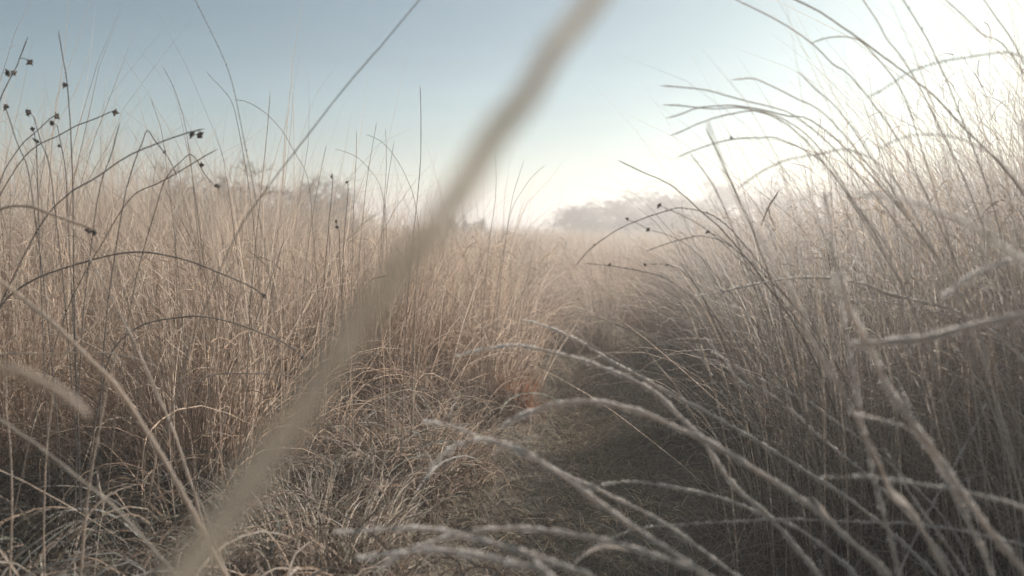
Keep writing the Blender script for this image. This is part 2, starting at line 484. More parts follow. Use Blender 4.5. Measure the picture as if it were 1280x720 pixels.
# --- rough grass laid over at the bend of the path and the open field beyond
def make_field():
    parts = []
    # tussocks laid over across the bend
    c = scatter(-0.2, 3.6, 6.3, 9.5, 90)
    xy, a, rr, idx = tufts(c, 110, 0.2)
    n = len(xy)
    parts.append(blade_arrays(ground_base(xy), rng.uniform(0.4, 0.8, n), toward(a, WIND, 0.55), rng.uniform(0.1, 0.5, n), rng.uniform(1.2, 2.3, n), rng.uniform(0.002, 0.0045, n), 7,
                              pick(np.vstack([PALE, STRAW]), n), azd=rng.normal(0, 0.4, n), pw=1.5, wob=0.05))
    def zone(y0, y1, nt, per, rad, wlo, whi, hlo, hhi, segs):
        u = rng.random(nt)
        y = np.sqrt(y0 * y0 + u * (y1 * y1 - y0 * y0)); x = y * rng.uniform(-0.80, 0.80, nt)
        c = np.column_stack([x, y])
        if y0 < 9:
            c = c[off_path(c, 0.45)]
        xy, a, rr, idx = tufts(c, per, rad)
        n = len(xy)
        hs = rng.normal(1, 0.12, len(c))[idx]
        parts.append(blade_arrays(ground_base(xy), hs * rng.uniform(hlo, hhi, n), toward(a, WIND, 0.25), 0.03 + 0.2 * rr, np.abs(rng.normal(0.5, 0.5, n)) + 0.05,
                                  rng.uniform(wlo, whi, n), segs, pick(STRAW, n), pw=1.8, wob=0.05, tipcol=(0.50, 0.42, 0.34)))
    zone(6.5, 14, 330, 95, 0.22, 0.003, 0.006, 0.40, 0.76, 5)
    zone(14, 32, 620, 46, 0.40, 0.006, 0.012, 0.40, 0.74, 4)
    zone(32, 95, 1300, 16, 0.9, 0.018, 0.04, 0.38, 0.70, 3)
    zone(95, 280, 1500, 8, 2.2, 0.07, 0.14, 0.4, 0.75, 2)
    v, f, c = join_arrays(parts)
    tag(link('field_grass', build_mesh('field_grass', v, f, M_GRASS, c)),
        'open field of dry tan grass running to the horizon', 'grass', kind='stuff')
make_field()

# ------------------------------------------------------------------ single tussocks that stand out
def tussock(name, label, px, py_base, d, height, rad, nb, pal, mat, p1m, lean=None, up=1.0, width=(0.0014, 0.0034), group=None, curl=0.35):
    p = unproject(px, py_base, d)
    x, y = p[0], p[1]
    z = float(ground_z(x, y))
    root = empty(name, (x, y, z))
    cen = np.array([[0.0, 0.0]])
    def leaves(n, L, p0, p1, azd, pw, wob, rads, segs):
        xy, a, rr, _ = tufts(cen, n, rads)
        az = a + rng.normal(0, 0.5, n)
        if lean is not None: az = toward(az, lean, 0.5)
        b = np.column_stack([xy + [x, y], ground_z(xy[:, 0] + x, xy[:, 1] + y) - 0.01])
        v, f, c = blade_arrays(b, L, az, p0 * (0.3 + rr), p1, rng.uniform(*width, n), segs, pick(pal, n), azd=azd, pw=pw, wob=wob)
        return v - np.array([x, y, z]), f, c
    n = nb
    v, f, c = leaves(n, height * rng.uniform(0.6, 1.12, n), rng.uniform(0.0, 0.26, n) / up, np.abs(rng.normal(p1m, 0.3, n)) + 0.05, rng.normal(0, 0.4, n), 2.0, 0.05, rad, 8)
    link('upright_leaves', build_mesh('upright_leaves', v, f, mat, c), root)
    n = int(nb * curl)
    if n:
        v, f, c = leaves(n, height * rng.uniform(0.35, 0.75, n), rng.uniform(0.2, 0.6, n), rng.uniform(1.6, 3.4, n), rng.normal(0, 0.9, n), 1.7, 0.1, rad * 1.1, 8)
        link('curled_leaves', build_mesh('curled_leaves', v, f, mat, c), root)
    tag(root, label, 'grass tussock', group)
    return root

G_T = 'tussocks standing along the path'
tussock('grass_tussock', 'upright straw tussock at the left edge of the path, directly behind the rust-brown tuft', 585, 470, 4.3, 0.74, 0.17, 800, STRAW, M_GRASS, 0.25, group=G_T)
tussock('grass_tussock', 'broad pale tussock just right of the blurred stalk, left of the path', 515, 520, 3.6, 0.70, 0.19, 850, STRAW, M_GRASS, 0.35, group=G_T)
tussock('grass_tussock', 'brown tussock half hidden behind the blurred diagonal stalk', 455, 545, 3.2, 0.74, 0.20, 900, STRAW * 0.9, M_GRASS, 0.35, group=G_T)
tussock('grass_tussock', 'low frayed tan tussock spilling towards the path in front of the straw tussocks', 520, 600, 2.6, 0.24, 0.24, 380, STRAW, M_GRASS, 1.3, width=(0.0018, 0.0036), group=G_T, curl=1.0)
tussock('grass_tussock', 'low curled grey tussock at the bottom edge beside the foot of the blurred stalk', 400, 690, 1.95, 0.26, 0.20, 420, GREY * 0.8, M_FROSTED, 1.2, width=(0.0018, 0.0036), group=G_T, curl=1.4)
tussock('grass_tussock', 'laid-over grey-brown tussock across the bend of the path, under the right bank', 735, 425, 5.4, 0.62, 0.24, 700, PALE * 0.8, M_FROSTED, 1.3, lean=WIND, group=G_T)
tussock('leaf_tuft', 'small rust-brown tuft of dead leaves at the left edge of the path', 642, 498, 3.5, 0.21, 0.075, 280, RUST, M_RUST, 0.9, width=(0.002, 0.0055), curl=0.6)

# ------------------------------------------------------------------ single stalks
def catmull(P, n):
    P = np.asarray(P, float)
    k = len(P)
    if k == 2:
        t = np.linspace(0, 1, n)[:, None]
        return P[0] * (1 - t) + P[1] * t
    E = np.vstack([2 * P[0] - P[1], P, 2 * P[-1] - P[-2]])
    seg = np.linalg.norm(np.diff(P, axis=0), axis=1); cum = np.concatenate([[0], np.cumsum(seg)]); cum /= cum[-1]
    out = []
    for t in np.linspace(0, 1, n):
        i = min(np.searchsorted(cum, t, 'right') - 1, k - 2)
        u = (t - cum[i]) / max(cum[i + 1] - cum[i], 1e-9)
        a, b, c, d = E[i], E[i + 1], E[i + 2], E[i + 3]
        out.append(0.5 * ((2 * b) + (c - a) * u + (2 * a - 5 * b + 4 * c - d) * u * u + (3 * b - a - 3 * c + d) * u ** 3))
    return np.array(out)

def frames(P):
    T = np.gradient(P, axis=0); T /= np.linalg.norm(T, axis=1, keepdims=True) + 1e-12
    ref = np.array([0.31, 0.92, 0.22]); S = np.cross(T, ref); S /= np.linalg.norm(S, axis=1, keepdims=True) + 1e-12
    return T, S, np.cross(S, T)

def tube(P, rad, sides=7):
    T, S, U = frames(P)
    a = np.linspace(0, 2 * math.pi, sides, endpoint=False)
    ring = np.cos(a)[None, :, None] * S[:, None] + np.sin(a)[None, :, None] * U[:, None]
    V = P[:, None] + ring * np.asarray(rad)[:, None, None]
    n = len(P)
    i, j = np.meshgrid(np.arange(n - 1), np.arange(sides), indexing='ij')
    a0 = i * sides + j; a1 = i * sides + (j + 1) % sides
    F = np.stack([a0, a1, a1 + sides, a0 + sides], -1).reshape(-1, 4)
    return V.reshape(-1, 3), F

def frost_needles(P, rad, t0, density, size, up_bias=0.4):
    """short ice needles standing off a stalk from share t0 of its length to the tip"""
    T, S, U = frames(P)
    seg = np.linalg.norm(np.diff(P, axis=0), axis=1); length = seg.sum()
    n = int(length * (1 - t0) * density)
    if n < 1: return None
    t = rng.uniform(t0, 1, n)
    # rime gathers in patches
    ph = rng.uniform(0, 6.28, 3)
    patch = 0.5 + 0.28 * np.sin(t * length * 130 + ph[0]) + 0.25 * np.sin(t * length * 310 + ph[1]) + 0.2 * np.sin(t * length * 47 + ph[2])
    keep = rng.random(n) < np.clip(patch + 0.35, 0.15, 1)
    t = t[keep]; patch = patch[keep]; n = len(t)
    ii = np.clip((t * (len(P) - 1)).astype(int), 0, len(P) - 2); fr = (t * (len(P) - 1) - ii)[:, None]
    c = P[ii] * (1 - fr) + P[ii + 1] * fr
    r = np.interp(t, np.linspace(0, 1, len(P)), rad)
    a = rng.uniform(0, 2 * math.pi, n)
    nrm = np.cos(a)[:, None] * S[ii] + np.sin(a)[:, None] * U[ii]
    d = nrm + T[ii] * rng.normal(0.25, 0.5, (n, 1)) + np.array([0, 0, up_bias])
    d /= np.linalg.norm(d, axis=1, keepdims=True)
    h = size * rng.uniform(0.4, 1.3, n) * (0.6 + 0.6 * np.clip(patch, 0, 1))
    q = np.cross(d, rng.normal(0, 1, (n, 3))); q /= np.linalg.norm(q, axis=1, keepdims=True) + 1e-9
    b0 = c + nrm * (r * 0.7)[:, None]
    wd = (h * 0.28)[:, None]
    V = np.stack([b0 - q * wd, b0 + q * wd, b0 + d * h[:, None]], 1).reshape(-1, 3)
    return V, np.arange(3 * n).reshape(-1, 3)

def blob(r, seed, squash=0.8, rough=0.25):
    """a knobbly seed cluster: many small pointed seeds round a core"""
    g = np.random.default_rng(seed)
    vs, fs = [], []; o = 0
    for k in range(16):
        d = g.normal(0, 1, 3); d /= np.linalg.norm(d); d[2] *= squash
        q = np.cross(d, g.normal(0, 1, 3)); q /= np.linalg.norm(q); s = np.cross(q, d)
        c = d * r * 0.45; w = r * g.uniform(0.28, 0.42); l = r * g.uniform(0.55, 0.95)
        vv = [c - d * l * 0.5, c + q * w, c + s * w, c - q * w, c - s * w, c + d * l]
        vs += vv
        for a, b in ((1, 2), (2, 3), (3, 4), (4, 1)):
            fs += [[o, o + b, o + a], [o + 5, o + a, o + b]]
        o += 6
    return np.array(vs), np.array(fs)

HEADS = []
for s in range(5):
    v, f = blob(1.0, s)
    HEADS.append(build_mesh('seed_head', v, f, M_DARK, np.tile(pick(np.array([[0.075, 0.052, 0.038], [0.11, 0.08, 0.06]]), 1), (len(v), 1)), smooth=False))

def bead_mesh():
    vs, fs = [], []
    nu, nv = 8, 6
    for i in range(nv + 1):
        th = math.pi * i / nv
        for j in range(nu):
            ph = 2 * math.pi * j / nu
            vs.append((math.sin(th) * math.cos(ph), math.sin(th) * math.sin(ph), math.cos(th) * 1.15))
    for i in range(nv):
        for j in range(nu):
            fs.append((i * nu + j, (i + 1) * nu + j, (i + 1) * nu + (j + 1) % nu, i * nu + (j + 1) % nu))
    return build_mesh('ice_bead', vs, fs, M_ICE)
BEAD = bead_mesh()

def stalk(name, label, cat, pix, d0, d1, r0, r1, colour, frost=0.0, fsize=0.0025, heads=(), spikelets=0, beads=(), group=None,
          mat=None, root_pull=0.5, knots=0, sides=7, leaf=0, taper=False, root_at=None):
    """pix: photo pixels from the lowest seen point to the tip; d0, d1: metres to those ends.
    The stalk is carried on down to the soil where it is rooted."""
    k = len(pix)
    P = np.array([unproject(px, py, d0 + (d1 - d0) * i / max(k - 1, 1)) for i, (px, py) in enumerate(pix)])
    p0 = P[0]
    dr = p0 - P[1]; dr /= np.linalg.norm(dr)
    zg = float(ground_z(p0[0], p0[1])); h = max(p0[2] - zg, 0.03)
    if root_at is not None:
        rx, ry = root_at
        hor = np.array([rx - p0[0], ry - p0[1]])
    else:
        hv = dr[:2]; m = min(abs(h * np.linalg.norm(hv) / max(-dr[2], 0.25)) * root_pull, 0.45)
        hor = hv / (np.linalg.norm(hv) + 1e-9) * m
    foot = np.array([p0[0] + hor[0], p0[1] + hor[1], 0.0]); foot[2] = float(ground_z(foot[0], foot[1])) - 0.02
    mid = p0 * 0.5 + foot * 0.5; mid[:2] += (p0[:2] - foot[:2]) * -0.13 + 0 * hor
    mid2 = p0 * 0.8 + foot * 0.2
    mid2[:2] = p0[:2] + hor * 0.33
    ctrl = np.vstack([foot, mid, P]) if h < 0.12 else np.vstack([foot, mid, mid2, P])
    n = max(26, int(10 * len(ctrl)))
    C = catmull(ctrl, n)
    # slight natural waviness
    C[2:-1] += (rng.normal(0, 1, (n - 3, 3)) * r0 * 0.10)
    t = np.linspace(0, 1, n)
    rad = r0 + (r1 - r0) * t ** 1.3
    rad = rad * (1 + 0.06 * np.sin(t * 60 + rng.uniform(0, 6)))
    rad[-1] *= 0.3
    if taper:
        rad = rad * (1 - 0.65 * np.clip((t - 0.82) / 0.18, 0, 1) ** 1.2)
    for kk in range(knots):
        rad += r0 * 0.5 * np.exp(-((t - (0.35 + 0.5 * (kk + 0.5) / knots)) / 0.012) ** 2)
    root = empty(name, foot)
    off = foot
    v, f = tube(C - off, rad, sides)
    col = np.clip(np.asarray(colour) * rng.normal(1, 0.06), 0.02, 0.8)
    cc = np.tile(col, (len(v), 1))
    tt = np.repeat(t, sides)[:, None]
    cc = cc * (1 + 0.15 * np.sin(tt * 23 + rng.uniform(0, 6)))
    link('stem', build_mesh('stem', v, f, mat or M_STALK, cc), root)
    if frost > 0:
        fr = frost_needles(C - off, rad, 0.25, frost, fsize)
        if fr is not None:
            link('frost', build_mesh('frost', fr[0], fr[1], M_FROST, None, smooth=False), root)
    if spikelets:
        vs, fs = [], []; o = 0
        for q in range(spikelets):
            tq = 0.62 + 0.37 * (q + rng.random() * 0.6) / spikelets
            i = min(int(tq * (n - 1)), n - 2)
            tan = C[i + 1] - C[i]; tan /= np.linalg.norm(tan)
            sd = np.cross(tan, rng.normal(0, 1, 3)); sd /= np.linalg.norm(sd)
            dq = tan * 0.9 + sd * 0.45; dq /= np.linalg.norm(dq)
            up = np.cross(dq, sd); l = rng.uniform(3.2, 6.5) * r0; w = 0.9 * r0
            c0 = C[i] - off
            vs += [c0, c0 + dq * l * 0.45 + sd * w, c0 + dq * l * 0.45 + up * w, c0 + dq * l * 0.45 - sd * w, c0 + dq * l * 0.45 - up * w, c0 + dq * l]
            for a, b in ((1, 2), (2, 3), (3, 4), (4, 1)):
                fs += [[o, o + b, o + a], [o + 5, o + a, o + b]]
            o += 6
        link('seed_spike', build_mesh('seed_spike', np.array(vs), np.array(fs), M_DARK, np.tile([0.10, 0.075, 0.058], (len(vs), 1)), smooth=False), root)
    for hd in heads:
        if len(hd) == 3:                      # (pixel x, pixel y, radius): on the stalk or on a short twig beside it
            hx, hy, hr = hd
            Pp = P
            dist = [(px - hx) ** 2 + (py - hy) ** 2 for px, py in pix]
            dd = d0 + (d1 - d0) * int(np.argmin(dist)) / max(k - 1, 1)
            pos = unproject(hx, hy, dd)
        o = link('seed_head', HEADS[rng.integers(0, 5)], root)
        o.location = [float(q) for q in pos - off]; hr *= 1.35; o.scale = (hr * 1.15, hr, hr * 0.85)
        o.rotation_euler = rng.uniform(0, 6.28, 3).tolist()
        near = C[np.argmin(np.linalg.norm(C - pos, axis=1))]
        if np.linalg.norm(near - pos) > hr * 1.1:
            q = catmull(np.array([near, (near + pos) / 2 + [0, 0, hr * 0.5], pos]), 6) - off
            v, f = tube(q, np.full(6, r1 * 0.8), 5)
            link('head_twig', build_mesh('head_twig', v, f, mat or M_STALK, np.tile(col, (len(v), 1))), root)
    for q in range(leaf):                     # dead leaf peeling off the stalk at a joint
        i = int((0.42 + 0.3 * rng.random()) * (n - 1))
        tan = C[min(i + 2, n - 1)] - C[i]; tan /= np.linalg.norm(tan)
        sd = np.cross(tan, rng.normal(0, 1, 3)); sd /= np.linalg.norm(sd)
        ll = rng.uniform(0.07, 0.16); m = 9; uu = np.linspace(0, 1, m)[:, None]
        q0 = C[i] + sd * rad[i] * 0.8 + tan * ll * uu * 0.8 + sd * ll * 0.45 * uu ** 1.6 + np.array([0, 0, -0.5 * ll]) * uu ** 2.4
        wv = np.cross(sd, tan); hw = (r0 * 1.5 * (1 - uu ** 2) + 0.0002)
        keel = q0 - sd * hw * 0.5
        V = np.stack([q0 - wv * hw, keel, q0 + wv * hw], 1).reshape(-1, 3) - off
        F = []
        for a in range(m - 1):
            F += [[3 * a, 3 * a + 1, 3 * a + 4, 3 * a + 3], [3 * a + 1, 3 * a + 2, 3 * a + 5, 3 * a + 4]]
        link('leaf_blade', build_mesh('leaf_blade', V, np.array(F), mat or M_STALK, np.tile(col, (len(V), 1))), root)
    for bt in beads:
        i = int(bt * (n - 1))
        o = link('ice_bead', BEAD, root)
        o.location = [float(q) for q in C[i] - off - np.array([0, 0, rad[i] + 0.0006])]
        o.scale = (0.0021,) * 3
    tag(root, label, cat, group)
    return root

CS = (0.60, 0.48, 0.37)      # straw stem
CB = (0.27, 0.205, 0.15)     # brown stem
CG = (0.66, 0.56, 0.47)      # greyed, rimed stem
CD = (0.15, 0.115, 0.09)      # dark rush stem

# --- the big blurred stalk right in front of the lens
stalk('grass_stalk', 'thick tan stalk crossing the whole picture diagonally, strongly out of focus', 'grass stalk',
      [(214, 743), (300, 621), (388, 497), (470, 381), (552, 265), (634, 150), (690, 70), (760, -28), (830, -127)], 0.185, 0.215, 0.0063, 0.0029,
      (0.79, 0.675, 0.565), frost=5200, fsize=0.0016, root_at=(-0.36, 0.12), mat=M_NEAR, knots=2, leaf=1)

# --- arching rimed stalks reaching over the path from the right
GA = 'rimed stalks arching over the path'
def arch(label, pix, d0, d1, r0=0.0022, r1=0.0013, frost=8500, fs=0.0034, **kw):
    sc = 1.7 if kw.get('group') == 'rimed stalks in the right foreground' else 1.45
    d0, d1, r0, r1 = d0 * sc, d1 * sc, r0 * sc * 0.92, r1 * sc * 0.92
    kw.setdefault('group', GA)
    kw.setdefault('knots', 2); kw.setdefault('leaf', int(rng.random() < 0.55)); kw.setdefault('beads', (0.5 + 0.4 * rng.random(),) if rng.random() < 0.4 else ())
    stalk('grass_stalk', label, 'grass stalk', pix[::-1], d0, d1, r0, r1, kw.pop('colour', CG), frost=frost, fsize=fs, taper='blunt' not in label, **kw)

arch('thick white-rimed stalk arching over the dark middle of the path, blunt tip pointing left',
     [(628, 535), (650, 521), (690, 507), (740, 502), (800, 515), (850, 537), (897, 559), (998, 622), (1052, 666), (1112, 722)], 0.66, 0.74, 0.0026, 0.0018, beads=(0.6,))
arch('rimed stalk arching above the path, its tip beside the rust-brown tuft',
     [(571, 445), (608, 436), (648, 432), (688, 440), (720, 448), (747, 457), (781, 471), (821, 492), (848, 519), (872, 543), (917, 606), (961, 646), (1018, 712)], 0.75, 0.9, 0.0022, 0.0013)
arch('long straight-backed rimed stalk running down right, highest of those over the path',
     [(648, 398), (682, 408), (722, 425), (760, 449), (800, 471), (853, 500), (910, 530), (964, 562), (1018, 596), (1065, 626), (1130, 680)], 0.9, 1.05, 0.0021, 0.0012)
arch('hooked rimed stalk whose tip curls steeply down left of the path',
     [(534, 598), (541, 583), (554, 569), (575, 555), (601, 549), (628, 554), (659, 567), (682, 581), (723, 609), (756, 634), (796, 661), (850, 697), (885, 725)], 0.62, 0.72, 0.0021, 0.0012)
arch('thin rimed blade lying along the back of the hooked stalk',
     [(528, 527), (561, 531), (601, 547), (659, 570), (702, 591), (756, 616), (823, 650), (880, 690)], 0.74, 0.8, 0.0014, 0.0008)
arch('nearly level rimed stalk along the bottom edge, tip farthest left of all',
     [(420, 666), (470, 662), (538, 661), (571, 668), (622, 681), (669, 695), (716, 713), (750, 732)], 0.55, 0.66, 0.0017, 0.0010)
arch('rimed stalk with a wide low arch crossing two others at the bottom edge',
     [(467, 717), (504, 693), (561, 671), (622, 661), (672, 662), (723, 670), (773, 680), (850, 705), (895, 726)], 0.6, 0.7, 0.0019, 0.0012)
arch('pale flat-tipped rimed stalk lowest at the bottom edge',
     [(447, 698), (504, 691), (554, 688), (608, 697), (655, 708), (690, 724)], 0.5, 0.6, 0.0020, 0.0014)
arch('slim rimed stalk in the lower middle over the path, short level tip',
     [(753, 606), (790, 602), (850, 611), (900, 622), (954, 643), (998, 661), (1050, 700), (1075, 725)], 0.8, 0.9, 0.0016, 0.0009)
arch('long level straw crossing the lower right from the right edge',
     [(729, 693), (756, 676), (800, 661), (850, 656), (917, 652), (984, 649), (1085, 653), (1153, 656), (1237, 671), (1300, 690)], 0.82, 0.95, 0.0015, 0.0008, frost=2600, root_at=(1.15, 1.1))
arch('thick furry rimed stalk entering level from the right edge, blunt broken end',
     [(1062, 431), (1102, 428), (1146, 425), (1186, 416), (1226, 405), (1253, 400), (1300, 393), (1370, 420)], 0.48, 0.50, 0.0026, 0.0021, fs=0.0036, frost=12000, root_at=(0.82, 0.76), group='rimed stalks in the right foreground')
GR = 'rimed stalks in the right foreground'
arch('upright rimed stem standing behind the blunt broken stalk on the right',
     [(1030, 240), (1038, 280), (1043, 337), (1052, 381), (1058, 425), (1068, 472), (1080, 540), (1098, 620), (1120, 700)], 0.6, 0.58, 0.0017, 0.0006, frost=6200, group=GR, beads=(0.72,))
arch('blurred long stem slanting down from the sky left of the blunt broken stalk',
     [(884, 150), (900, 195), (917, 240), (961, 317), (984, 354), (1018, 432), (1055, 495), (1099, 579), (1115, 619), (1146, 652), (1190, 730)], 0.50, 0.50, 0.0019, 0.0004, frost=4500, fs=0.0022, group=GR)
arch('knobbly thick stem slanting through the blunt broken stalk to the bottom right corner',
     [(1050, 340), (1062, 388), (1085, 428), (1106, 478), (1136, 522), (1173, 572), (1200, 612), (1237, 663), (1285, 722)], 0.5, 0.5, 0.0023, 0.0015, group=GR, knots=3)
arch('blurred rimed stem slanting in from the right edge above the blunt broken stalk',
     [(1075, 242), (1110, 247), (1153, 257), (1203, 277), (1237, 297), (1267, 319), (1320, 365)], 0.42, 0.40, 0.0016, 0.0006, fs=0.003, group=GR, root_at=(0.72, 0.62))
arch('short forked rimed tip at the right edge pointing down left',
     [(1176, 373), (1213, 346), (1253, 329), (1300, 318), (1350, 340)], 0.52, 0.5, 0.0018, 0.0010, group=GR, root_at=(0.82, 0.82))
arch('flat rimed arch in the middle of the right bank with a bead on its crown',
     [(870, 371), (934, 358), (984, 349), (1038, 348), (1082, 356), (1112, 368), (1153, 378), (1186, 386), (1230, 408), (1280, 450)], 0.8, 0.9, 0.0019, 0.0010, group=GR, beads=(0.80,))
arch('thin pale arch just under the flat rimed arch of the right bank',
     [(1001, 383), (1038, 377), (1099, 377), (1146, 385), (1206, 400), (1270, 430)], 0.95, 1.0, 0.0014, 0.0008, frost=2600, group=GR)
arch('straight rimed straw crossing the thick slanting stems at lower right, tip pointing left',
     [(1025, 596), (1082, 596), (1136, 603), (1186, 611), (1230, 621), (1290, 642)], 0.55, 0.56, 0.0015, 0.0010, group=GR, frost=3600)
arch('short side blade curving off the knobbly thick stem on the right',
     [(1060, 516), (1085, 521), (1112, 528), (1139, 540), (1178, 590), (1215, 660)], 0.56, 0.54, 0.0014, 0.0008, group=GR, frost=3200)
arch('rimed stem sloping from the shadow of the right bank, bead near its top',
     [(880, 420), (905, 450), (927, 478), (971, 498), (1018, 540), (1048, 565), (1085, 595), (1150, 660)], 0.8, 0.9, 0.0016, 0.0009, group=GR, frost=3600, beads=(0.7,))
arch('slim stem sloping parallel above the long straight-backed stalk',
     [(890, 440), (958, 478), (1011, 502), (1038, 522), (1079, 552), (1140, 605)], 0.9, 0.95, 0.0015, 0.0008, group=GR, frost=3000)
arch('dark slim stem crossing the shadow under the right bank, steepest there',
     [(870, 430), (894, 478), (914, 507), (951, 545), (1000, 640), (1030, 720)], 0.9, 0.95, 0.0012, 0.0007, group=GR, frost=1800, colour=CB)
arch('pale steep stem in the lower right corner leaning left',
     [(1120, 470), (1150, 540), (1180, 600), (1222, 680), (1245, 728)], 0.75, 0.75, 0.0014, 0.0009, group=GR, frost=2600)
arch('pair-leaning straw falling across the lower right corner towards the left',
     [(1105, 560), (1140, 620), (1190, 690), (1215, 730)], 0.7, 0.7, 0.0015, 0.0010, group=GR, frost=3000)
arch('upward slanting straw in the lower right corner leaning against the others',
     [(1232, 505), (1205, 560), (1180, 605), (1150, 660), (1120, 725)], 0.8, 0.8, 0.0012, 0.0007, group=GR, frost=1800)

# --- stems of the right bank standing out against the bright sky
GS = 'stems of the right bank against the bright sky'
def skyr(label, pix, d0=1.35, d1=1.3, r0=0.0015, r1=0.0009, frost=2600, **kw):
    stalk('grass_stalk', label, 'grass stalk', pix[::-1], d0, d1, r0, r1, kw.pop('colour', CG), frost=frost, fsize=0.0018, group=GS, sides=6, **kw)
skyr('long thin stem leaving the top edge farthest left over the right bank', [(905, -10), (921, 0), (971, 25), (1015, 54), (1042, 81), (1065, 97), (1120, 170), (1165, 260)])
skyr('strong dark stem sloping from the top edge down into the right bank', [(975, -12), (995, 0), (1025, 15), (1065, 42), (1099, 67), (1129, 89), (1169, 121), (1203, 158), (1247, 202), (1290, 260)], r0=0.0019, r1=0.0013)
skyr('high rimed arch near the top right corner with its tip hanging left', [(1082, 123), (1105, 111), (1136, 91), (1169, 79), (1213, 71), (1247, 66), (1270, 68), (1310, 90), (1350, 150)], d0=1.1, d1=1.05, r0=0.0019)
skyr('curved blade tip standing clear left of the high arch', [(914, 100), (941, 98), (968, 109), (995, 123), (1030, 142), (1080, 200)])
skyr('uppermost of the level stems pointing left over the right bank', [(825, 107), (850, 109), (884, 113), (931, 126), (965, 134), (998, 148), (1060, 205)])
skyr('drooping stem tip pointing left, darkest of the level stems over the right bank', [(832, 148), (850, 143), (877, 134), (917, 132), (951, 137), (984, 145), (1018, 153), (1085, 215)], r0=0.0018)
skyr('thin level stem crossing the darkest drooping stem', [(828, 131), (850, 132), (890, 136), (934, 136), (990, 160), (1050, 230)], r0=0.0013)
skyr('lowest of the level stems, tip sagging left under the drooping one', [(838, 169), (850, 165), (877, 153), (911, 143), (955, 140), (1010, 170), (1060, 240)], r0=0.0014)
skyr('sagging stem over the middle left of the right bank with a small dark bud', [(846, 197), (870, 187), (911, 175), (951, 172), (978, 175), (1030, 205), (1075, 270)], heads=((914, 172, 0.0022),))
skyr('stiff dark upright blade leaning left at the left end of the right bank', [(882, 160), (894, 185), (907, 212), (919, 238), (945, 300)], r0=0.0022, r1=0.0009, colour=CB)
skyr('slim upright stem just left of the stiff dark blade', [(863, 192), (878, 212), (897, 242), (925, 310)], r0=0.0014, colour=CB)
skyr('stem leaving the top edge above the high arch, leftmost of that bunch', [(1072, -12), (1079, 0), (1099, 30), (1109, 50), (1129, 74), (1165, 140)])
skyr('thicker seed-laden stem leaving the top edge above the high arch', [(1120, -14), (1129, 0), (1146, 27), (1156, 44), (1164, 59), (1195, 130)], spikelets=10)
skyr('stem leaving the top edge right of the seed-laden one', [(1172, -12), (1183, 0), (1210, 25), (1230, 44), (1253, 55), (1290, 110)])
skyr('stem nearest the top right corner leaning left', [(1220, -15), (1230, 0), (1247, 24), (1270, 59), (1300, 130)])
skyr('rimed arch in the middle of the right bank below the high arch', [(1099, 185), (1126, 173), (1153, 168), (1186, 170), (1220, 182), (1265, 220)], d0=1.1, d1=1.05, r0=0.0019)
skyr('long low arch at the left of the right bank, tip touching the grass tops', [(921, 237), (951, 215), (984, 200), (1025, 192), (1065, 188), (1110, 215), (1150, 280)], d0=1.15, d1=1.1)
skyr('short straight tip between the curved blade and the high arch', [(998, 89), (1021, 113), (1045, 134), (1085, 190)], r0=0.0013)
skyr('faint stem bridging the two thin stems under the top edge', [(1012, 55), (1035, 47), (1065, 47), (1085, 60), (1125, 110), (1150, 180)], r0=0.0013)

# --- dark seeded stems between the path and the right bank
GP = 'dark seeded stems over the field right of the path'
def seeded(label, pix, d=1.6, r0=0.0015, r1=0.0008, **kw):
    stalk('seed_stalk', label, 'seed stalk', pix[::-1], d, d * 0.98, r0, r1, kw.pop('colour', CB), frost=kw.pop('frost', 700), fsize=0.0015, group=GP, sides=6, **kw)
seeded('dark spiky seed stalk bowing far left over the field beyond the path', [(717, 335), (737, 312), (761, 294), (782, 282), (810, 271), (833, 264), (855, 260), (900, 275), (950, 330)], spikelets=16)
seeded('stiff dark tapering stem pointing up left into the pale sky', [(772, 200), (801, 214), (833, 228), (855, 245), (883, 270), (904, 289), (950, 345)], r0=0.0026, r1=0.0009)
seeded('thin level seed stem just above the laid-over tussock', [(728, 329), (761, 332), (801, 339), (836, 350), (880, 385)], heads=((762, 331, 0.003),))
seeded('short seeded tip under the spiky bowed stalk', [(806, 315), (824, 308), (850, 300), (884, 296), (930, 320)], spikelets=7)
seeded('thin stem with one round dark head highest over the field', [(824, 257), (850, 268), (880, 285), (920, 320)], heads=((824, 257, 0.0042),), r0=0.0011)
seeded('thin stem with a round head below the spiky bowed stalk', [(810, 287), (838, 295), (866, 312), (900, 350)], heads=((810, 287, 0.0036), (784, 274, 0.0026)), r0=0.0011)
seeded('thin stem with a round head close to the right bank', [(885, 290), (905, 300), (935, 330), (960, 390)], heads=((885, 290, 0.0036),), r0=0.0011)
seeded('thin stem with small heads lowest over the field', [(806, 331), (833, 331), (860, 345), (890, 390)], heads=((806, 331, 0.0033), (833, 331, 0.0025)), r0=0.0011)
seeded('forked dark stem at the foot of the stiff tapering one', [(848, 326), (862, 345), (880, 375), (905, 430)], r0=0.0016)

